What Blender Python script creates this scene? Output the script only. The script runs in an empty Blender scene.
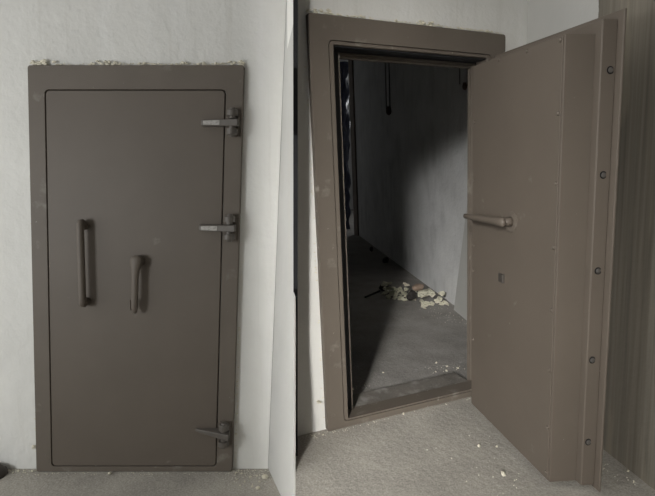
import bpy, bmesh, math, random
from mathutils import Vector, Matrix, noise
random.seed(7)
COL = bpy.context.scene.collection

# ---------------------------------------------------------------- camera and world basis
F_PX = 500.0
U = (Vector((0, -0.99236, -0.12335)) + Vector((-0.01875, -0.98743, -0.15692))).normalized()
WX = (Vector((1, 0, 0)) - U * U.x).normalized()
WY = U.cross(WX).normalized()
CAMH = 1.319
RW = Matrix((WX, WY, U))                     # direction in the lens frame (x right, y down, z ahead) -> world
def lens(v): return RW @ Vector(v) + Vector((0, 0, CAMH))

class Bay:
    """One room: its own origin (left foot of the door frame), axes and scale."""
    def __init__(s, o, X, Y, n, sh, cz, k):
        X, Y, n = Vector(X), Vector(Y), Vector(n)
        s.k = k; s.sh = sh; s.cz = cz
        s.o = RW @ (Vector(o) * k) + Vector((0, 0, CAMH))
        s.X, s.Y, s.n = RW @ X, RW @ Y, RW @ n
        s.rot = Matrix((s.X, s.Y, s.n)).transposed().to_4x4()
    def v(s, x, y, z): return Vector(((x + s.sh * z) * s.k, y * s.k, z * s.cz * s.k))     # room measure -> metres on the room's axes
    def w(s, x, y, z): return s.o + s.rot.to_3x3() @ s.v(x, y, z)
    def inv(s, p):
        d = s.rot.to_3x3().transposed() @ (Vector(p) - s.o) / s.k
        z = d.z / s.cz
        return (d.x - s.sh * z, d.y, z)
A = Bay((-1.48422, 1.14053, 2.54583), (1, 0, 0), (0, -.12335, .99236), (0, .99236*-1, -.12335), .05112, .99869, 1.02)
B = Bay((.00253, .93229, 2.53339), (.91583, -.07993, .39353), (-.40113, -.13633, .90582), (-.01875, -.98743, -.15692), -.02771, .99962, 1.0)

# ---------------------------------------------------------------- materials
def mat(name, base, rough=.6, var=.12, scale=6, stretch=(1, 1, 1), bump=.0, bscale=60, spots=None, metal=0., spec=.5, streak=None, fine=None, split=None):
    m = bpy.data.materials.new(name); m.use_nodes = True
    nt = m.node_tree; N = nt.nodes; Lk = nt.links
    bs = N['Principled BSDF']; bs.inputs['Roughness'].default_value = rough; bs.inputs['Metallic'].default_value = metal
    bs.inputs['Specular IOR Level'].default_value = spec
    tc = N.new('ShaderNodeTexCoord')
    def mapped(st):
        mp = N.new('ShaderNodeMapping'); mp.inputs['Scale'].default_value = st; Lk.new(tc.outputs['Object'], mp.inputs['Vector']); return mp.outputs[0]
    def noise_(sc, st=(1, 1, 1), det=6, ro=.6):
        n = N.new('ShaderNodeTexNoise'); n.inputs['Scale'].default_value = sc; n.inputs['Detail'].default_value = det; n.inputs['Roughness'].default_value = ro
        Lk.new(mapped(st), n.inputs['Vector']); return n.outputs['Fac']
    def ramp(src, a, b, ca=(0, 0, 0, 1), cb=(1, 1, 1, 1)):
        r = N.new('ShaderNodeValToRGB'); e = r.color_ramp.elements; e[0].position = a; e[1].position = b; e[0].color = ca; e[1].color = cb
        Lk.new(src, r.inputs['Fac']); return r.outputs['Color']
    def mix(fac, a, b, mode='MIX'):
        x = N.new('ShaderNodeMix'); x.data_type = 'RGBA'; x.blend_type = mode
        if isinstance(fac, (int, float)): x.inputs[0].default_value = fac
        else: Lk.new(fac, x.inputs[0])
        for i, c in ((6, a), (7, b)):
            if isinstance(c, tuple): x.inputs[i].default_value = c
            else: Lk.new(c, x.inputs[i])
        return x.outputs[2]
    b4 = tuple(base) + (1,)
    lo = tuple(c * (1 - var) for c in base) + (1,); hi = tuple(min(1, c * (1 + var)) for c in base) + (1,)
    c = ramp(noise_(scale, stretch), .3, .7, lo, hi)
    if fine: c = mix(fine[1], c, ramp(noise_(fine[0], det=3), .35, .65, (.45, .45, .45, 1), (1.6, 1.6, 1.6, 1)), 'MULTIPLY')
    if streak:
        for (sc, st, amt, col, a, b) in streak:
            c = mix(mulv(N, Lk, ramp(noise_(sc, st), a, b), amt), c, tuple(col) + (1,))
    if split:                                             # a second finish beyond a given distance along local Y
        pos, base2, st2 = split
        sx = N.new('ShaderNodeSeparateXYZ'); Lk.new(tc.outputs['Object'], sx.inputs[0])
        wob = N.new('ShaderNodeMath'); wob.operation = 'MULTIPLY_ADD'; Lk.new(noise_(5), wob.inputs[0]); wob.inputs[1].default_value = .03; Lk.new(sx.outputs['Y'], wob.inputs[2])
        lt = N.new('ShaderNodeMath'); lt.operation = 'LESS_THAN'; Lk.new(wob.outputs[0], lt.inputs[0]); lt.inputs[1].default_value = pos
        c2 = ramp(noise_(7, st2), .3, .7, tuple(q * .72 for q in base2) + (1,), tuple(q * 1.25 for q in base2) + (1,))
        c2 = mix(mulv(N, Lk, ramp(noise_(9, (1, 1.6, .16), 2, .5), .58, .66), .28), c2, (.33, .29, .21, 1))
        c = mix(lt.outputs[0], c, c2)
    if spots:
        for (sc, st, a, b, col, amt) in spots:
            c = mix(mulv(N, Lk, ramp(noise_(sc, st), a, b), amt), c, tuple(col) + (1,))
    Lk.new(c, bs.inputs['Base Color'])
    if bump:
        bp = N.new('ShaderNodeBump'); bp.inputs['Strength'].default_value = bump; bp.inputs['Distance'].default_value = .01
        Lk.new(noise_(bscale), bp.inputs['Height']); Lk.new(bp.outputs[0], bs.inputs['Normal'])
    return m
def mulv(N, Lk, src, amt):
    x = N.new('ShaderNodeMath'); x.operation = 'MULTIPLY'; Lk.new(src, x.inputs[0]); x.inputs[1].default_value = amt; return x.outputs[0]

DUST = (.45, .43, .38)
M = {}
M['paint'] = mat('brown_door_paint', (.112, .092, .073), .55, .06, 3, bump=.10, bscale=240, spec=.4,
                 spots=[(9, (1, 1, 1.2), .68, .80, DUST, .25), (45, (1, 1, 1), .72, .76, DUST, .5)])
M['paint_dusty'] = mat('dusty_frame_paint', (.120, .100, .080), .58, .07, 4, bump=.12, bscale=200, spec=.4,
                 spots=[(7, (1, 1, 1), .60, .80, DUST, .4), (38, (1, 1, 1), .68, .73, DUST, .6), (14, (1, 1, .5), .66, .72, DUST, .35)])
M['sill'] = mat('dusty_sill', (.16, .145, .125), .7, .25, 8, bump=.4, bscale=60, spots=[(10, (1, 1, 1), .5, .7, (.4, .39, .36), .6)])
M['metal'] = mat('dull_hinge_metal', (.10, .088, .075), .5, .15, 20, bump=.1, bscale=150, metal=.1)
M['worn'] = mat('worn_strap_paint', (.30, .285, .26), .6, .45, 90, (1, 1, 3))
M['steel'] = mat('bare_bolt_steel', (.22, .21, .20), .45, .1, 20, metal=.8)
M['rubber'] = mat('black_rubber_seal', (.012, .012, .014), .6, .2, 12)
M['hole'] = mat('dark_gap', (.008, .007, .006), .9)
M['plaster'] = mat('rough_white_plaster', (.68, .67, .63), .85, .06, 2.2, bump=.5, bscale=22,
                   streak=[(7, (1, 1, .12), .35, (.80, .80, .78), .5, .75), (22, (1, 1, .05), .30, (.50, .48, .43), .56, .72)],
                   spots=[(30, (1, 1, 1), .76, .80, (.22, .2, .17), .6), (3, (1, 1, .7), .6, .8, (.58, .56, .5), .3)])
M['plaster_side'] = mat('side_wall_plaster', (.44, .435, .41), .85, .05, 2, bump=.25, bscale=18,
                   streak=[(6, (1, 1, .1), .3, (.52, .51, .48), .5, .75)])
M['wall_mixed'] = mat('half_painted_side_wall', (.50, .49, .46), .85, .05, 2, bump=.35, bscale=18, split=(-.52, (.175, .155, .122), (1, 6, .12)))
M['floor'] = mat('bare_concrete_floor', (.345, .322, .280), .9, .16, 3, bump=.5, bscale=30, fine=(110, .35),
                 spots=[(26, (1, 1, 1), .68, .76, (.5, .48, .43), .5), (5, (1, 1, 1), .6, .8, (.20, .19, .165), .4), (60, (1, 1, 1), .70, .75, (.12, .11, .1), .4)])
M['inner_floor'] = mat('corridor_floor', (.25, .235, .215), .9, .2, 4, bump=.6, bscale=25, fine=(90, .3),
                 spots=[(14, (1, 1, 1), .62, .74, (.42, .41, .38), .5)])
M['inner_wall'] = mat('corridor_wall_concrete', (.62, .62, .61), .85, .12, 2.5, bump=.7, bscale=28,
                 streak=[(5, (1, 1, .35), .4, (.26, .26, .25), .5, .72)],
                 spots=[(22, (1, 1, 1), .70, .76, (.6, .6, .58), .35)])
M['black'] = mat('black_partition', (.0015, .0015, .0015), .95, spec=.1, scale=3, var=.3)
M['charcoal'] = mat('charcoal_partition', (.016, .016, .017), .95, .2, 3, spec=.1)
M['crumb'] = mat('plaster_crumb', (.66, .62, .50), .9, .15, 30, bump=.5, bscale=80)
M['foam'] = mat('cream_foam', (.64, .61, .48), .9, .22, 25, bump=.8, bscale=90)
M['clay'] = mat('brown_clay', (.26, .19, .14), .8, .2, 20, bump=.4, bscale=60)
M['dark'] = mat('dark_rag', (.018, .014, .012), .7, .3, 20, bump=.4, bscale=50)
M['shoe'] = mat('dark_leather', (.045, .037, .03), .6, .2, 20)
M['trim'] = mat('corridor_trim_paint', (.24, .20, .17), .6)
M['tarp'] = mat('blue_plastic', (.005, .008, .030), .4, .6, 14, spots=[(18, (1, 1, .6), .62, .70, (.10, .11, .15), .5)])
M['conduit'] = mat('grey_conduit', (.09, .085, .08), .5)
M['red'] = mat('rust_connector', (.06, .025, .015), .5)
M['dim'] = mat('dim_far_trim', (.06, .052, .044), .6)

# ---------------------------------------------------------------- object helpers
def tag(o, label=None, cat=None, group=None, kind=None):
    if label: o['label'] = label
    if cat: o['category'] = cat
    if group: o['group'] = group
    if kind: o['kind'] = kind
    return o
def place(o, bay, p, yaw=0):
    r = bay.rot @ Matrix.Rotation(yaw, 4, 'Z')
    o.matrix_world = Matrix.Translation(bay.w(*p)) @ r
def root(name, bay, p):
    o = bpy.data.objects.new(name, None); o.empty_display_size = .1; COL.objects.link(o); place(o, bay, p)
    o['_b'] = 0; del o['_b']
    return o
class MB:
    """Collects geometry in room measure; build() turns it into one mesh object."""
    def __init__(s): s.bm = bmesh.new()
    def face(s, vs):
        try: return s.bm.faces.new(vs)
        except ValueError: return None
    def hexa(s, P):       # 8 points, bottom 0-3 then top 4-7
        v = [s.bm.verts.new(p) for p in P]
        for f in ((0, 3, 2, 1), (4, 5, 6, 7), (0, 1, 5, 4), (1, 2, 6, 5), (2, 3, 7, 6), (3, 0, 4, 7)): s.face([v[i] for i in f])
        return s
    def box(s, x0, x1, y0, y1, z0, z1):
        return s.hexa([(x0, y0, z0), (x1, y0, z0), (x1, y1, z0), (x0, y1, z0), (x0, y0, z1), (x1, y0, z1), (x1, y1, z1), (x0, y1, z1)])
    def prism(s, poly, z0, z1):   # poly of (x,y); z0,z1 numbers or per-vertex lists
        n = len(poly)
        z0 = z0 if isinstance(z0, (list, tuple)) else [z0] * n; z1 = z1 if isinstance(z1, (list, tuple)) else [z1] * n
        a = [s.bm.verts.new((p[0], p[1], z0[i])) for i, p in enumerate(poly)]
        b = [s.bm.verts.new((p[0], p[1], z1[i])) for i, p in enumerate(poly)]
        s.face(a[::-1]); s.face(b)
        for i in range(n): s.face([a[i], a[(i + 1) % n], b[(i + 1) % n], b[i]])
        return s
    def rings(s, rs, close_last=False, close_first=False, loop=False):   # each ring (x0,x1,z0,z1,y,r): nested rounded rectangles
        R = []
        for (x0, x1, z0, z1, y, r) in rs:
            pts = []
            for cx, cz, a0 in ((x1 - r, z1 - r, 0), (x0 + r, z1 - r, 90), (x0 + r, z0 + r, 180), (x1 - r, z0 + r, 270)):
                for k in range(6):
                    a = math.radians(a0 + 18 * k); pts.append((cx + r * math.cos(a), y, cz + r * math.sin(a)))
            R.append([s.bm.verts.new(p) for p in pts])
        seq = list(zip(R, R[1:])) + ([(R[-1], R[0])] if loop else [])
        for a, b in seq:
            n = len(a)
            for i in range(n): s.face([a[i], a[(i + 1) % n], b[(i + 1) % n], b[i]])
        if close_last: s.face(R[-1])
        if close_first: s.face(R[0][::-1])
        return s
    def tube(s, pts, rad, n=12, cap=True, up=None):      # swept round bar; rad number, list, or list of (ra, rb)
        pts = [Vector(p) for p in pts]; rad = rad if isinstance(rad, (list, tuple)) else [rad] * len(pts)
        prev = None; R = []
        for i, p in enumerate(pts):
            t = (pts[min(i + 1, len(pts) - 1)] - pts[max(i - 1, 0)]).normalized()
            if prev is None:
                u = Vector(up) if up else (Vector((0, 0, 1)) if abs(t.z) < .9 else Vector((1, 0, 0)))
            else: u = prev
            u = (u - t * u.dot(t)).normalized(); prev = u; w = t.cross(u)
            ra, rb = rad[i] if isinstance(rad[i], tuple) else (rad[i], rad[i])
            R.append([s.bm.verts.new(p + u * ra * math.cos(a) + w * rb * math.sin(a)) for a in [2 * math.pi * k / n for k in range(n)]])
        for a, b in zip(R, R[1:]):
            for i in range(n): s.face([a[i], a[(i + 1) % n], b[(i + 1) % n], b[i]])
        if cap: s.face(R[0][::-1]); s.face(R[-1])
        return s
    def dome(s, c, axis, r, h, n=14):
        c = Vector(c); ax = Vector(axis).normalized()
        pts = [c + ax * h * math.sin(a) for a in (0, .4, .8, 1.2, 1.5)]; rr = [r * math.cos(a) for a in (0, .4, .8, 1.2, 1.5)]
        return s.tube(pts, rr, n)
    def build(s, name, bay, m, parent=None, p0=(0, 0, 0), smooth=False, bevel=0, seg=2):
        bm = s.bm
        for v in bm.verts: v.co = bay.v(*v.co) - bay.v(*p0)
        bmesh.ops.recalc_face_normals(bm, faces=bm.faces)
        me = bpy.data.meshes.new(name); bm.to_mesh(me); bm.free()
        o = bpy.data.objects.new(name, me); COL.objects.link(o)
        for mm in (m if isinstance(m, list) else [m]): me.materials.append(mm)
        if smooth:
            for f in me.polygons: f.use_smooth = True
        if bevel:
            md = o.modifiers.new('bevel', 'BEVEL'); md.width = bevel; md.segments = seg; md.limit_method = 'ANGLE'; md.angle_limit = .6
        if parent: o.parent = parent
        else: place(o, bay, p0)
        return o

# ================================================================= LEFT BAY (closed door)
WA = .998
wl = MB().rings([(-1.9, 1.177, -.05, 2.75, .03, .0005), (.02, WA - .02, .0, 1.985, .03, .0005), (.02, WA - .02, .0, 1.985, .16, .0005), (-1.9, 1.177, -.05, 2.75, .16, .0005)], loop=True)
tag(wl.build('wall_left', A, M['plaster']), kind='structure')
dx, dy = .089, -.235
q = (1.289, -.258)
def me_(z): return (1.3377 - .052 * z, -.3884 + .1373 * z)      # near end of the side wall, where it meets the divider
(ax, ay), (bx, by) = me_(-.04), me_(2.75)
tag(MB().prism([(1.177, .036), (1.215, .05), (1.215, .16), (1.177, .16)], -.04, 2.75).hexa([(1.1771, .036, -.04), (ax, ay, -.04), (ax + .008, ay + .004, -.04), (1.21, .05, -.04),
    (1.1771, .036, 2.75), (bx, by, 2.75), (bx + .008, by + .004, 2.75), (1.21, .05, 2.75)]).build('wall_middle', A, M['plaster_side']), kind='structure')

door_1 = root('door_1', A, (WA / 2, .0, 0)); tag(door_1, kind='structure')
DC = (WA / 2, 0, 0)
SE = (.077, .920, .027, 1.893)
MB().rings([(.03, WA-.03, .012, 1.97, .10, .008), (.0, WA, .0, 2, .03, .010), (0, WA, 0, 2, .004, .012), (.003, WA - .003, .003, 1.997, .0, .012),
            (SE[0], SE[1], SE[2], SE[3], 0, .022), (SE[0] + .002, SE[1] - .002, SE[2] + .002, SE[3] - .002, .003, .02), (SE[0] + .002, SE[1] - .002, SE[2] + .002, SE[3] - .002, .10, .02)], loop=True
          ).build('door_frame', A, M['paint_dusty'], door_1, DC)

leaf = root('security_door', A, (.498, .0, .03)); LP = (.498, 0, .03)
tag(leaf, 'closed brown steel security door with a long pull handle, flush in its frame', 'door', kind='thing')
g = .0065
def RR(i, y, r=.018): return (SE[0] + i, SE[1] - i, SE[2] + i, SE[3] - i, y, r)
MB().rings([RR(g, .085), RR(g, .0025), RR(g + .0025, .0)], close_last=True, close_first=True).build('leaf_panel', A, M['paint'], leaf, LP)
# pull handle: round grip standing off the leaf on two curved returns
hx = .262; yo = -.045
pts = []
for k in range(7):
    a = math.radians(90 * k / 6); pts.append((hx, yo * math.sin(a) , 1.262 + .018 * (1 - math.sin(a)) * 1.0 + .0 - .0))
top = [(hx, -.0, 1.255), (hx, -.018, 1.266), (hx, -.034, 1.276), (hx, -.044, 1.277), (hx - .001, -.048, 1.268), (hx - .001, -.048, 1.25)]
bot = [(hx + .006, -.048, .92), (hx + .006, -.048, .898), (hx + .006, -.044, .886), (hx + .006, -.034, .884), (hx + .006, -.016, .888), (hx + .006, .0, .892)]
MB().tube(top + bot, [.019, .018, .017, .0165, .0165, .0165, .0165, .0165, .0165, .017, .018, .019], 14).build('pull_handle', A, M['paint'], leaf, LP, smooth=True)
# lever handle
lv = root('lever_handle', A, (.52, 0, 1.08)); lv.parent = leaf; lv.matrix_world = Matrix.Translation(A.w(.52, 0, 1.08)) @ A.rot
def sub(mb, name, m, parent, world_p0, **kw):      # child of a rotated-alike empty placed at world_p0
    return mb.build(name, A if parent_bay is A else B, m, parent, world_p0, **kw)
lv.matrix_parent_inverse = Matrix.Identity(4)
d = A.v(.52, 0, 1.08) - A.v(*LP); lv.matrix_basis = Matrix.Translation(d)
HP = (.52, 0, 1.08)
MB().tube([(.52, .0, 1.09), (.52, -.006, 1.09), (.52, -.006, 1.09), (.52, -.03, 1.09)], [.026, .024, .017, .016], 18).build('spindle', A, M['paint'], lv, HP, smooth=True)
MB().tube([(.52, -.034, 1.118), (.52, -.036, 1.112), (.52, -.038, 1.10), (.52, -.04, 1.085), (.519, -.042, 1.06), (.518, -.044, 1.02), (.517, -.046, .93), (.516, -.045, .87), (.516, -.043, .846), (.516, -.041, .838)],
          [(.014, .008), (.024, .013), (.030, .016), (.029, .016), (.022, .015), (.0165, .013), (.0165, .013), (.016, .012), (.012, .009), (.004, .004)], 16, up=(1, 0, 0)).build('lever', A, M['paint'], lv, HP, smooth=True)
MB().tube([(.494, -.044, .905), (.494, -.044, .862), (.502, -.042, .856)], .0045, 8).build('hook', A, M['paint'], lv, HP, smooth=True)
# hinges
def hinge(z, pointed):
    p0 = (.955, 0, z); e = bpy.data.objects.new('hinge', None); COL.objects.link(e); e.empty_display_size = .05; e.parent = leaf
    e.matrix_basis = Matrix.Translation(A.v(*p0) - A.v(*LP))
    kx, ky = .957, -.030
    if pointed:
        MB().hexa([(.812, -.006, z + .012), (.985, -.002, z - .022), (.985, -.056, z - .022), (.812, -.018, z + .012),
                   (.812, -.006, z + .026), (.985, -.002, z + .024), (.985, -.056, z + .012), (.812, -.018, z + .026)]).build('strap', A, M['metal'], e, p0, bevel=.003)
    else:
        MB().hexa([(.812, -.002, z - .016), (.985, -.002, z - .016), (.985, -.050, z - .018), (.812, -.026, z - .014),
                   (.812, -.002, z + .016), (.985, -.002, z + .016), (.985, -.050, z + .014), (.812, -.026, z + .012)]).build('strap', A, M['metal'], e, p0, bevel=.003)
        mp = MB(); zt = z - .0015
        mp.hexa([(.822, -.0277, z - .010), (.900, -.0385, z - .012), (.900, -.0405, z - .012), (.822, -.0297, z - .010),
                 (.822, -.0270, z + .008), (.900, -.0380, z + .010), (.900, -.0400, z + .010), (.822, -.0290, z + .008)])
        tag(mp.build('worn_patch', A, M['worn'], e, p0), 'pale worn patch on the strap')
    for s_ in (1, -1):
        zz = z + s_ * .017
        MB().tube([(kx, ky, zz), (kx, ky, zz + s_ * .012), (kx, ky, zz + s_ * .0121), (kx, ky, zz + s_ * .036), (kx, ky, zz + s_ * .041), (kx, ky, zz + s_ * .0411), (kx, ky, zz + s_ * .049)],
                  [.015, .015, .026, .026, .022, .015, .012], 18).build('knuckle', A, M['metal'], e, p0, smooth=False)
    MB().box(.928, .984, -.012, .0, z - .062, z + .062).build('hinge_plate', A, M['paint'], e, p0, bevel=.002)
hinge(1.738, False); hinge(1.250, False); hinge(.214, True)

# ================================================================= RIGHT BAY (open door)
WB = 1.1225
cx_, cdx = 1.57, .308                     # corridor's right wall: x = cx_ + cdx*(y-.12)
slab0 = lens((-.064 * 2.19, 0, 2.19)); slab1 = lens((-.064 * 3.0, 0, 3.0))
xs, ys, _ = B.inv(lens((-.0618 * 2.46, 0, 2.46)))
wb = MB().rings([(-.128, 1.32, -.06, 2.75, .03, .0005), (.02, WB - .02, .0, 1.985, .03, .0005), (.02, WB - .02, .0, 1.985, .14, .0005), (-.128, 1.32, -.06, 2.75, .14, .0005)], loop=True)
for v_ in wb.bm.verts:
    if v_.co.x < -.1: v_.co.x = -.163 + .0575 * v_.co.z
tag(wb.build('wall_back', B, M['plaster']), kind='structure')
def sw(y): return 1.290 + .2749 * y      # side wall line
tag(MB().prism([(sw(.03), .03), (sw(-2.6), -2.6), (sw(-2.6) + .12, -2.6), (sw(.03) + .12, .14), (sw(.03), .14)], -.06, 2.75).build('wall_right', B, M['wall_mixed'], p0=(sw(0), 0, 0)), kind='structure')

door_2 = root('door_2', B, (WB / 2, 0, 0)); tag(door_2, kind='structure')
DB = (WB / 2, 0, 0)
MB().rings([(.03, WB - .03, .012, 1.97, .14, .008), (0, WB, 0, 2, .03, .010), (0, WB, 0, 2, .004, .012), (.003, WB - .003, .003, 1.997, 0, .012),
            (.091, 1.031, .033, 1.893, 0, .022), (.0925, 1.0295, .0345, 1.8915, .009, .021), (.0965, 1.0255, .0385, 1.8875, .009, .019), (.0975, 1.0245, .0395, 1.8865, .004, .018),
            (.117, 1.005, .045, 1.876, .004, .006), (.120, 1.002, .045, 1.874, .008, .004), (.120, 1.002, .045, 1.874, .100, .004),
            (.180, .996, .036, 1.861, .100, .004), (.180, .996, .036, 1.861, .088, .004), (.186, .992, .034, 1.855, .086, .004), (.188, .990, .032, 1.853, .12, .004), (.198, .986, .028, 1.843, .12, .004), (.198, .986, .028, 1.843, .14, .004)], loop=True
          ).build('door_frame', B, M['paint_dusty'], door_2, DB)
(MB().box(.121, .179, .088, .099, .046, 1.862).box(.121, .127, .020, .088, .046, 1.862).box(.997, 1.001, .088, .099, .046, 1.862)
 .box(.121, 1.001, .088, .099, 1.862, 1.873).box(.121, 1.001, .018, .088, 1.868, 1.8735)).build('door_seal', B, M['rubber'], door_2, DB)
MB().box(.199, .985, .055, .26, .0, .034).build('door_sill', B, M['sill'], door_2, DB)

# ---- open leaf, in its own directions
P0 = Vector((.7807, -.1473)); AA, BB = -1.7866, -.3539
da = Vector((math.cos(AA), math.sin(AA))); db = Vector((math.cos(BB), math.sin(BB)))
UL, w1, w2, w3 = .6727, .1136, .1685, .1774
def D(u, w, z): q = P0 + da * u + db * w; return (q.x + .0023 * z, q.y, z - .0315 * u)
def dquad(mb, u0, u1, wa, wb_, z0, z1):
    z1a = z1; P = [D(u0, wa, z0), D(u1, wa, z0), D(u1, wb_, z0), D(u0, wb_, z0), D(u0, wa, z1), D(u1, wa, z1), D(u1, wb_, z1), D(u0, wb_, z1)]
    return mb.hexa(P)
LB = D(.33, .1, .034)
odoor = root('security_door', B, LB)
tag(odoor, 'open brown steel security door swung toward the right wall, showing its boxed inner side', 'door', kind='thing')
dquad(MB(), -.12, UL + .0603, w2, w3, .040, 1.862).build('outer_plate', B, M['paint'], odoor, LB, bevel=.003)
dquad(MB(), -.06, UL + .0321, w1, w2, .052, 1.835).build('bolt_rail', B, M['paint'], odoor, LB, bevel=.004)
dquad(MB(), 0, UL, .004, w1 + .001, .052, 1.793).build('inner_box', B, M['paint'], odoor, LB, bevel=.002)
dquad(MB(), .004, UL - .008, 0, .004, .056, 1.789).build('cover_panel', B, M['paint'], odoor, LB, bevel=.001, seg=1)
nw = Vector((-math.sin(AA), math.cos(AA))) ; nw = nw if nw.dot(db) < 0 else -nw        # out of the inner face
nb = da                                                                                # out of the free edge
for u, z in [(.235, 1.780), (.445, 1.778), (.652, 1.776), (.652, 1.522), (.652, 1.268), (.652, 1.024), (.652, .777), (.652, .529), (.652, .283), (.652, .085), (.016, 1.529), (.016, 1.249), (.016, .92), (.016, .789), (.016, .42)]:
    c = Vector(D(u, 0, z)); MB().dome(c, (nw.x, nw.y, 0), .0085, .006, 10).build('screw', B, M['paint'], odoor, LB, smooth=True)
for w, z in [(.151, 1.664), (.144, 1.299), (.142, .942), (.137, .589), (.137, .244)]:
    c = Vector(D(UL + .0321, w - .002, z)); ax = Vector((nb.x, nb.y, 0))
    bo = MB().tube([c, c + ax * .0015, c + ax * .0015], [.014, .014, .011], 18).build('lock_bolt', B, M['hole'], odoor, LB)
    MB().tube([c + ax * .001 + Vector((0, 0, 0)), c + ax * .003, c + ax * .004], [.0095, .0095, .007], 16).build('bolt_pin', B, M['steel'], bo, LB).matrix_basis = Matrix.Identity(4)
# lever on the inner face
lb = bpy.data.objects.new('lever_handle', None); COL.objects.link(lb); lb.empty_display_size = .05; lb.parent = odoor
HB = D(.36, 0, 1.086); lb.matrix_basis = Matrix.Translation(B.v(*HB) - B.v(*LB))
n3 = Vector((nw.x, nw.y, 0)); a3 = Vector((da.x, da.y, 0)); hb = Vector(HB)
MB().tube([hb, hb + n3 * .004, hb + n3 * .005], [.046, .046, .042], 24).build('rosette', B, M['paint_dusty'], lb, HB)
MB().tube([hb + n3 * .004, hb + n3 * .02, hb + n3 * .05], [.022, .018, .017], 18).build('spindle', B, M['paint'], lb, HB, smooth=True)
t0 = hb + n3 * .052
MB().tube([t0 + a3 * .030, t0 + a3 * .024, t0 + a3 * .008, t0 - a3 * .03, t0 - a3 * .07, t0 - a3 * .25 - Vector((0, 0, .002)), t0 - a3 * .335 - Vector((0, 0, .003)), t0 - a3 * .345 - Vector((0, 0, .003))],
          [(.010, .006), (.017, .013), (.021, .015), (.019, .014), (.016, .013), (.016, .012), (.012, .010), (.004, .004)], 16, up=(0, 0, 1)).build('lever', B, M['paint'], lb, HB, smooth=True)
kc = Vector(D(.293, 0, .818))
kb = MB(); P = []
for dz in (-.020, .020):
    for (uu, nn) in ((-.026, .0), (.020, .0), (.020, .012), (-.026, .006)): P.append(kc + a3 * uu + n3 * nn + Vector((0, 0, dz)))
kb.hexa([P[0], P[1], P[2], P[3], P[4], P[5], P[6], P[7]])
ky = kb.build('keyhole_cover', B, M['dim'], odoor, LB, bevel=.002)

# ---- corridor behind the open door
def cwx(y): return cx_ + cdx * (y - .12)
YE = 6.6
tag(MB().prism([(cwx(.14), .14), (cwx(YE), YE), (cwx(YE) + .15, YE), (cwx(.14) + .15, .14)], -.1, 3.6).build('wall_corridor_right', B, M['inner_wall'], p0=(cwx(.3), .3, 0)), kind='structure')
tag(MB().hexa([(-.145, .1405, -.1), (-.09, .1405, -.1), (3.0, 12.5, -.1), (2.9, 12.5, -.1), (.067, .1405, 3.6), (.12, .1405, 3.6), (3.2, 12.5, 3.6), (3.1, 12.5, 3.6)]).build('wall_corridor_left', B, M['inner_wall']), kind='structure')
tag(MB().prism([(2.4, 12.4), (8.2, 12.4), (8.2, 12.6), (2.4, 12.6)], -.1, 3.6).build('wall_corridor_end', B, M['inner_wall']), kind='structure')
tag(MB().prism([(cwx(YE) + .15, YE), (8.1, YE), (8.1, 12.5), (8.2, 12.5), (8.2, YE - .15), (cwx(YE) + .15, YE - .15)], -.1, 3.6).build('wall_corridor_far', B, M['inner_wall']), kind='structure')
tag(MB().prism([(.0, .141), (cwx(.14) + .3, .141), (cwx(YE) + .2, YE), (8.3, YE - .2), (8.3, 12.7), (2.3, 12.7)], 3.55, 3.65).build('ceiling', B, M['inner_wall']), kind='structure')
for b_ in ((1.30, 1.95, .141, .17, -.1, 3.6), (.04, 1.2999, .141, .17, 2.0, 3.6)):
    tag(MB().box(*b_).build('wall_corridor_front', B, M['inner_wall'], p0=(b_[0], b_[2], b_[4])), kind='structure')
tag(MB().prism([(cwx(YE) - .05, YE - .05), (cwx(YE) + .06, YE - .02), (cwx(YE) + .06, YE + .12), (cwx(YE) - .05, YE + .10)], -.02, 3.54).build('trim_1', B, M['trim']), kind='structure')
# short projecting pier just inside the doorway, leaning back a little
tag(MB().hexa([(cwx(.31) - .10, .31, -.02), (cwx(1.50) - .06, 1.50, -.02), (cwx(1.50) + .02, 1.50, -.02), (cwx(.31) + .02, .31, -.02),
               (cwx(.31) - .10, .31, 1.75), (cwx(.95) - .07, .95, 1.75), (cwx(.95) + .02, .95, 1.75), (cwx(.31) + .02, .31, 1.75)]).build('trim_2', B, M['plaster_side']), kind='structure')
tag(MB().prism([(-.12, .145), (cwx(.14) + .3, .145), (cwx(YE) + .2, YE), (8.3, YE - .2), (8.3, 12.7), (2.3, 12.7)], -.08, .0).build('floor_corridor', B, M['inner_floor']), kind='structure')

# ---- floors of the two bays, meeting under the dividing partition
def on_floor(bay, d):                     # floor point under the divider's line at distance d ahead
    a, b = bay.inv(lens((-.064 * d, 0, d))), bay.inv(lens((-.064 * d, 1, d))); t = a[2] / (a[2] - b[2])
    return (a[0] + (b[0] - a[0]) * t, a[1] + (b[1] - a[1]) * t)
tag(MB().prism([(-2.2, .16), (-2.2, -3.6), on_floor(A, -1.2), on_floor(A, 2.5), (1.25, .16)], -.08, 0).build('floor_left', A, M['floor']), kind='structure')
tag(MB().prism([(-.14, .14), on_floor(B, 2.5), on_floor(B, -1.2), (1.2, -3.6), (sw(0) + .1, -.1), (sw(0) + .1, .14)], -.22, 0).build('floor_right', B, M['floor']), kind='structure')

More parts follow.
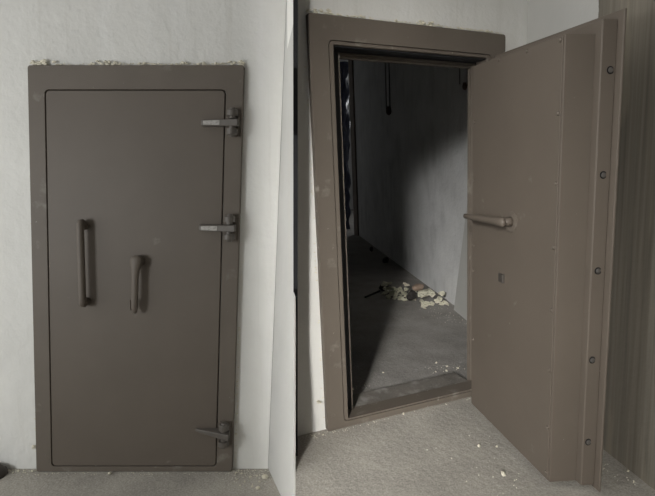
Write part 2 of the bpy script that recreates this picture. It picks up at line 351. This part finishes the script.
# ---- dividing partition seen end on
axA = RW @ Vector((-.064, 0, 1)).normalized(); axU = RW @ Vector((.009, -.99, -.14)).normalized(); axC = axA.cross(axU).normalized(); axU = axC.cross(axA).normalized()
axU = RW @ Vector((.009, -.99, -.14)).normalized()
c0 = lens((-.064 * 2.19, 0, 2.19)); base = c0 - axU * (c0.z / axU.z)
bm = bmesh.new(); levels = [-.03, .0]
def lvl(ypx): # height along the partition's front edge for a row of the view
    best = 0
    for i in range(3400):
        t = i * .001 - .2; p = base + axU * t - Vector((0, 0, CAMH)); c = RW.transposed() @ p
        if 248 + F_PX * c.y / c.z <= ypx: return t
    return 3
cuts = [-.22, lvl(289), lvl(135), lvl(68), lvl(30), 3.0]
mi = [0, 1, 0, 1, 1]
ring = []
for t in cuts:
    pb = base + axU * t; hw = .0096
    ring.append([bm.verts.new(q) for q in (pb - axC * hw, pb + axC * hw, pb + axC * hw + axA * 1.0, pb - axC * hw + axA * 1.0)])
bm.faces.new(ring[0][::-1]); bm.faces.new(ring[-1])
for k, (a, b) in enumerate(zip(ring, ring[1:])):
    for i in range(4):
        f_ = bm.faces.new([a[i], a[(i + 1) % 4], b[(i + 1) % 4], b[i]]); f_.material_index = mi[k]
bmesh.ops.recalc_face_normals(bm, faces=bm.faces)
me = bpy.data.meshes.new('wall_divider'); bm.to_mesh(me); bm.free(); me.materials.append(M['black']); me.materials.append(M['charcoal'])
dv = bpy.data.objects.new('wall_divider', me); COL.objects.link(dv); tag(dv, kind='structure')

# ================================================================= loose things
def lump(name, m, r, seed, sub=2, jag=.35, squash=(1, 1, 1)):
    bm = bmesh.new(); bmesh.ops.create_icosphere(bm, subdivisions=sub, radius=r)
    for v in bm.verts:
        n = noise.noise(v.co / r * 1.3 + Vector((seed * 7.3, seed, 0))) + .5 * noise.noise(v.co / r * 3.1 + Vector((0, seed * 3.1, 5)))
        v.co *= 1 + jag * n; v.co = Vector((v.co.x * squash[0], v.co.y * squash[1], v.co.z * squash[2]))
    zmin = min(v.co.z for v in bm.verts)
    for v in bm.verts: v.co.z -= zmin
    me = bpy.data.meshes.new(name); bm.to_mesh(me); bm.free(); me.materials.append(m)
    return me
CR = [lump('plaster_crumb', M['crumb'], 1, i, 1, .5, (1, .8, .7)) for i in range(5)]
FO = [lump('foam_chunk', M['foam'], 1, 20 + i, 2, 1.1, (1.15, .75, .55)) for i in range(6)]
def put(name, me, bay, p, r, label, cat, group=None, yaw=None):
    o = bpy.data.objects.new(name, me); COL.objects.link(o)
    place(o, bay, p, random.uniform(0, 6.28) if yaw is None else yaw)
    o.matrix_world = o.matrix_world @ Matrix.Scale(r, 4)
    return tag(o, label, cat, group)
# crumbs on the floor beside the closed door
lab = 'small pale plaster crumb on the floor by the corner right of the closed door'
for (x, y, r) in [(1.10, -.05, .008), (1.078, -.09, .007), (1.13, -.04, .006), (1.05, -.02, .006), (1.035, -.07, .005), (1.15, -.09, .006), (1.06, -.12, .005), (1.12, -.13, .006), (1.02, -.015, .008)]:
    put('plaster_crumb', random.choice(CR), A, (x, y, 0), r, lab, 'rubble', 'plaster crumbs in the corner by the closed door')
put('plaster_crumb', CR[2], A, (1.172, -.055, 0), .018, 'largest plaster crumb against the side wall, right of the closed door', 'rubble')
put('plaster_crumb', CR[3], A, (1.150, -.150, 0), .014, 'long pale plaster crumb nearest the viewer, right of the closed door', 'rubble')
put('plaster_crumb', CR[1], A, (.386, -.022, 0), .011, 'pale plaster crumb on the floor at the foot of the closed door', 'rubble')
lab = 'tiny plaster crumb on the floor by the wall left of the closed door'
for (x, y, r) in [(-.02, .0, .007), (-.045, -.01, .005), (-.09, .0, .006), (-.11, -.012, .005), (-.065, .008, .005), (.03, -.03, .004), (.07, -.025, .004)]:
    put('plaster_crumb', random.choice(CR), A, (x, y, 0), r, lab, 'rubble', 'plaster crumbs left of the closed door')
put('plaster_lump', CR[0], A, (-.020, .018, .115), .014, 'small cream plaster lump stuck on the wall low beside the closed door', 'rubble')
# crumbs on the right floor
for nm, (x, y), r, lb_ in [('a', (.534, -.66), .015, 'white plaster lump on the floor in front of the open door, nearest its lower corner'),
                       ('b', (.592, -.435), .010, 'small white plaster crumb on the floor left of the open door'),
                       ('c', (.668, -.470), .006, 'tiny crumb on the floor close to the foot of the open door'),
                       ('d', (1.036, -.863), .007, 'small pale crumb on the floor between the open door and right wall'),
                       ('e', (.44, -.01), .008, 'small pale crumb lying against the open doorway threshold')]:
    put('plaster_crumb', random.choice(CR), B, (x, y, 0), r, lb_, 'rubble')
lab = 'tiny grey crumb lying on the dusty floor just inside the open doorway'
for (x, y) in [(.27, .35), (.33, .38), (.30, .42), (.42, .40), (1.0, .36), (1.05, .42), (.93, .38), (1.09, .36), (1.02, .50), (.62, .52)]:
    put('plaster_crumb', random.choice(CR), B, (x, y, 0.0), random.uniform(.005, .010), lab, 'rubble', 'crumbs inside the open doorway')
put('plaster_lump', CR[2], B, (-.035, .018, .155), .013, 'cream plaster lump stuck low on the wall left of the open doorway', 'rubble')

def residue(bay, W, which, lo):
    def strip(cx, cz, n, f, label):
        bm = bmesh.new(); c0 = bay.v(cx, .03, cz)
        for i in range(n):
            x, y, z, r = f(); t = bmesh.ops.create_icosphere(bm, subdivisions=1, radius=r); c = bay.v(x, y, z) - c0
            for v in t['verts']: v.co = Vector((v.co.x * random.uniform(.8, 1.7), v.co.y * .6, v.co.z * random.uniform(.5, 1))) + c
        me = bpy.data.meshes.new('plaster_residue'); bm.to_mesh(me); bm.free(); me.materials.append(M['crumb'])
        o = bpy.data.objects.new('plaster_residue', me); COL.objects.link(o); place(o, bay, (cx, .03, cz)); tag(o, label, 'plaster', kind='stuff')
    def top():
        x = random.random() ** .9 * W; d = .35 + .75 * max(0, min(1, noise.noise(Vector((x * 7, lo, 0))) * 1.6 + .5))
        r = random.uniform(.002, .010) * d; return x, random.uniform(.012, .024), 2.0 + r * .5 + random.uniform(.0, .018) * d, r
    def left():
        r = random.uniform(.001, .0045); return -.003 - random.random() * .008 - r, .026, random.uniform(.03, 1.95), r
    def right():
        r = random.uniform(.001, .005); return W + .003 + random.random() * .012, .026, random.uniform(.02, .75), r
    strip(W / 2, 2, 230, top, 'cream plaster residue along the top edge of ' + which)
    strip(0, 1, 80, left, 'cream plaster specks along the left edge of ' + which)
    if lo == 1: strip(W, .3, 50, right, 'cream plaster specks beside the lower right edge of ' + which)
residue(A, WA, "the closed door's frame", 1)
residue(B, WB, "the open doorway's frame", 5)

# dusty grit along the foot of the walls
def grit(bay, pts, n, name, label):
    bm = bmesh.new()
    for i in range(n):
        (xa, ya), (xb, yb), wd = random.choice(pts); t = random.random()
        x = xa + (xb - xa) * t; x += random.gauss(0, wd) * .6; y = ya + (yb - ya) * t - abs(random.gauss(0, wd)); r = random.uniform(.0008, .003)
        q = bmesh.ops.create_icosphere(bm, subdivisions=1, radius=r); c = bay.v(x, y, 0) + Vector((0, 0, r * .5))
        for v in q['verts']: v.co += c
    me = bpy.data.meshes.new(name); bm.to_mesh(me); bm.free(); me.materials.append(M['crumb'])
    o = bpy.data.objects.new(name, me); COL.objects.link(o); place(o, bay, (0, 0, 0)); tag(o, label, 'dust', kind='stuff')
grit(A, [((-.2, .02), (.0, .02), .02), ((.0, -.005), (1.0, -.005), .012), ((1.0, .02), (1.17, .02), .05), ((1.0, .02), (1.17, .02), .05)], 260, 'plaster_grit', 'fine plaster grit strewn along the foot of the closed door')
grit(B, [((-.1, .02), (.1, .0), .02), ((.0, -.005), (.9, -.005), .01), ((.6, -.3), (.4, -.8), .2)], 110, 'plaster_grit', 'fine plaster grit strewn on the floor before the open doorway')
grit(B, [((1.0, -.6), (.96, -.9), .04)], 30, 'plaster_grit', 'fine grit on the floor between the open door and the streaked right wall')
grit(B, [((.25, .42), (.45, .42), .03), ((.9, .5), (1.1, .42), .06)], 60, 'plaster_grit', 'pale grit on the corridor floor just inside the threshold')
grit(B, [((1.72, 1.75), (1.8, 1.2), .12)], 110, 'plaster_grit', 'pale grit strewn over the corridor floor near the rubble heap')

# rubble heap in the corridor
random.seed(11)
lab = 'cream foam chunk in the rubble heap on the corridor floor'
G = 'cream foam chunks in the corridor heap'
spots_ = [(1.90, 1.90, .04, .09), (1.895, 2.03, .07, .08), (1.72, 1.88, .03, .06), (1.715, 2.42, 0, .05)]
for i in range(60):
    for tr_ in range(60):
        t = random.random(); s_ = random.uniform(.6, 1.35)
        if t < .22: x, y, s_ = random.gauss(1.70, .035), random.gauss(2.20, .09), .027 * s_
        else: x, y, s_ = random.gauss(1.84, .065), random.gauss(1.90, .10), .038 * s_
        z = 0 if i < 36 else .045 + random.random() * .04
        if x > cwx(y) - .09: continue
        if all(math.dist((x, y, z), q[:3]) > 1.12 * (s_ + q[3]) for q in spots_): break
    else: continue
    spots_.append((x, y, z, s_))
    put('foam_chunk', random.choice(FO), B, (x, y, z), s_, lab, 'rubble', G)
BIG = lump('foam_slab', M['foam'], 1, 41, 3, .35, (1.5, .8, .45))
put('foam_slab', BIG, B, (1.90, 1.90, .04), .075, 'largest cream foam slab at the right of the corridor rubble heap', 'rubble', yaw=.4)
bm = bmesh.new()
pot = bpy.data.objects.new('clay_shard', lump('clay_shard', M['clay'], 1, 50, 3, .18, (1.35, .8, .6))); COL.objects.link(pot)
place(pot, B, (1.895, 2.03, .07), .3); pot.matrix_world = pot.matrix_world @ Matrix.Scale(.058, 4); tag(pot, 'rounded brown lump lying on top of the corridor rubble heap', 'rubble')
def knob(p, r, label, sq, seed, sd=.6):
    me = lump('dark_scrap', M['dark'], 1, seed, 2, .4, sq)
    return put('dark_scrap', me, B, p, r, label, 'scrap', yaw=sd)
knob((1.72, 1.88, .03), .055, 'black scrap lying among the pale chunks of the corridor heap', (1.1, .8, .8), 61)
k1 = knob((1.715, 2.42, 0), .050, 'black scrap with a pale end just behind the corridor heap', (1.2, .8, .8), 62)
MB().tube([(1.69, 2.36, .035), (1.70, 2.35, .055)], .018, 10).build('pale_end', B, M['crumb'], k1, (0, 0, 0)).matrix_parent_inverse = k1.matrix_world.inverted() @ (Matrix.Translation(B.w(0, 0, 0)) @ B.rot)
knob((2.55, 3.80, 0), .062, 'dark block on the corridor floor against the right wall, beyond the heap', (1.1, .7, .7), 63)
knob((2.84, 4.75, 0), .035, 'small dark scrap on the corridor floor farthest from the doorway', (.8, .8, 1.1), 64)
knob((1.82, 2.52, 0), .026, 'thin dark scrap just right of the black scrap behind the corridor heap', (2.2, .6, .5), 65, .2)
tag(MB().tube([(1.40, 2.24, .012), (1.66, 2.40, .014)], .010, 8).build('stick', B, M['dark'], p0=(1.40, 2.24, 0)), 'dark thin stick lying on the corridor floor left of the heap', 'stick')

# conduits hanging on the corridor's right wall
def conduit(y, z0, z1, r, label, knobr):
    x = cwx(y) - .05; p0 = (x, y, z1)
    c = root('wall_conduit', B, p0)
    tag(c, label, 'pipe')
    for i, dxx in enumerate((-.02, .035)):
        MB().tube([(x + dxx * cdx, y + dxx * 2.2, z1), (x + dxx * cdx, y + dxx * 2.2, z0 + .03 * i)], r, 8).build('pipe', B, M['conduit'] if i else M['dark'], c, p0, smooth=True)
    mb = MB(); mb.dome((x, y, z0), (0, 0, -1), knobr, knobr * 1.4, 12); mb.tube([(x, y, z0), (x, y, z0 + knobr * 1.6)], [knobr, knobr * .7], 12)
    mb.build('pipe_end', B, M['red'], c, p0, smooth=True)
conduit(3.80, 2.06, 3.5, .009, 'pair of thin pipes hanging down the dark corridor wall, left and longer', .038)
conduit(1.27, 1.96, 3.5, .005, 'short pipe with a dark plug on the corridor wall by the doorway', .02)
put('plaster_lump', CR[4], B, (cwx(1.25) - .012, 1.25, 1.50), .018, 'pale plaster dab on the corridor wall below the short pipe', 'rubble')

# crumpled blue plastic standing at the far end
bm = bmesh.new(); nz, na = 60, 20; rr = []
for i in range(nz + 1):
    z = i / nz; row = []
    for j in range(na):
        a = 2 * math.pi * j / na; r = .13 + .07 * noise.noise(Vector((math.cos(a) * 1.5, math.sin(a) * 1.5, z * 14)))
        row.append(bm.verts.new((r * math.cos(a), r * math.sin(a), z * 3.5)))
    rr.append(row)
for a, b in zip(rr, rr[1:]):
    for j in range(na): bm.faces.new([a[j], a[(j + 1) % na], b[(j + 1) % na], b[j]])
bm.faces.new(rr[0][::-1]); bm.faces.new(rr[-1])
me = bpy.data.meshes.new('plastic_roll'); bm.to_mesh(me); bm.free(); me.materials.append(M['tarp'])
tr = bpy.data.objects.new('plastic_roll', me); COL.objects.link(tr); place(tr, B, (3.78, 7.72, 0)); tag(tr, 'tall bundle of crumpled dark blue plastic at the far end of the corridor', 'plastic')

# shoe tip at the left edge; small dark lump left of the open doorway
def shoe(bay, p, yaw, s, label):
    bm = bmesh.new(); rows = []
    prof = [(-.16, .030, .062), (-.13, .042, .085), (-.06, .040, .082), (.0, .044, .066), (.06, .050, .052), (.10, .048, .044), (.125, .036, .034), (.138, .016, .018)]
    for (x, hw, h) in prof:
        rows.append([bm.verts.new((x, hw * math.cos(t), max(0, h * math.sin(t)) if math.sin(t) > 0 else 0.0)) for t in [math.pi * k / 10 for k in range(11)]])
    for a, b in zip(rows, rows[1:]):
        for j in range(10): bm.faces.new([a[j], a[j + 1], b[j + 1], b[j]])
        bm.faces.new([a[10], a[0], b[0], b[10]])
    bm.faces.new(rows[0]); bm.faces.new(rows[-1][::-1]); bmesh.ops.recalc_face_normals(bm, faces=bm.faces)
    me = bpy.data.meshes.new('shoe'); bm.to_mesh(me); bm.free(); me.materials.append(M['shoe'])
    for f in me.polygons: f.use_smooth = True
    o = bpy.data.objects.new('shoe', me); COL.objects.link(o); place(o, bay, p, yaw); o.matrix_world = o.matrix_world @ Matrix.Scale(s, 4)
    tag(o, label, 'shoe')
shoe(A, (-.31, -.045, 0), 0.1, 1.3, 'dark rounded shoe tip on the floor at the far left edge')

# ================================================================= light, world, camera
def area(name, bay, p, target, size, power, col=(1, 1, 1), spread=math.pi):
    l = bpy.data.lights.new(name, 'AREA'); l.shape = 'RECTANGLE'; l.size, l.size_y = size; l.energy = power; l.color = col; l.spread = spread
    o = bpy.data.objects.new(name, l); COL.objects.link(o)
    a = bay.w(*p); b = bay.w(*target); o.location = a; o.rotation_euler = (b - a).to_track_quat('-Z', 'Y').to_euler(); return o
area('window_light_left', A, (-1.2, -2.5, 1.25), (.1, 0, .7), (.6, .7), 36, (.95, .98, 1.0))
area('far_fill_light', B, (6.9, 9.5, 3.0), (4.0, 7.0, 1.0), (.8, .8), 28, (.95, .97, 1.0))  # added to lift the dark corridor, for an opening guessed at its end
bl = B.inv(lens((-2.35, -1.0, -5.95)))
area('window_light_right', B, bl, (-.25, .1, .55), (1.15, 1.1), 35, (1.0, .985, .96), math.radians(26))
# unseen blocker behind the viewer, added to shade the left bay from window_light_right
bm = bmesh.new()
for v_ in bmesh.ops.create_cube(bm, size=1)['verts']: v_.co = Vector((v_.co.x * 3.0, v_.co.y * .1, v_.co.z * 3.2))
me = bpy.data.meshes.new('rear_light_blocker'); bm.to_mesh(me); bm.free(); me.materials.append(M['plaster'])
wr_ = bpy.data.objects.new('rear_light_blocker', me); COL.objects.link(wr_); wr_.matrix_world = Matrix.Translation((-.90 - 1.5, -.5, 1.4)); tag(wr_, kind='structure')
w = bpy.data.worlds.new('world'); bpy.context.scene.world = w; w.use_nodes = True
wn = w.node_tree.nodes; wl_ = w.node_tree.links; bg = wn['Background']
wt = wn.new('ShaderNodeTexCoord'); wsx = wn.new('ShaderNodeSeparateXYZ'); wl_.new(wt.outputs['Generated'], wsx.inputs[0])
wr = wn.new('ShaderNodeMapRange'); wl_.new(wsx.outputs['X'], wr.inputs['Value'])
for k_, v_ in (('From Min', -.12), ('From Max', -.9), ('To Min', .10), ('To Max', 1.65)): wr.inputs[k_].default_value = v_
bg.inputs[0].default_value = (.95, .945, .93, 1); wl_.new(wr.outputs[0], bg.inputs[1])

cam = bpy.data.cameras.new('camera'); co = bpy.data.objects.new('camera', cam); COL.objects.link(co)
cam.sensor_width = 36; cam.lens = F_PX / 655 * 36; cam.clip_start = .05; cam.clip_end = 60
cm = Matrix((WX, WY, U)) @ Matrix(((1, 0, 0), (0, -1, 0), (0, 0, -1)))
co.matrix_world = Matrix.Translation((0, 0, CAMH)) @ cm.to_4x4()
sc = bpy.context.scene; sc.camera = co
sc.view_settings.view_transform = 'Standard'; sc.view_settings.look = 'None'; sc.view_settings.gamma = 1; sc.view_settings.exposure = 0
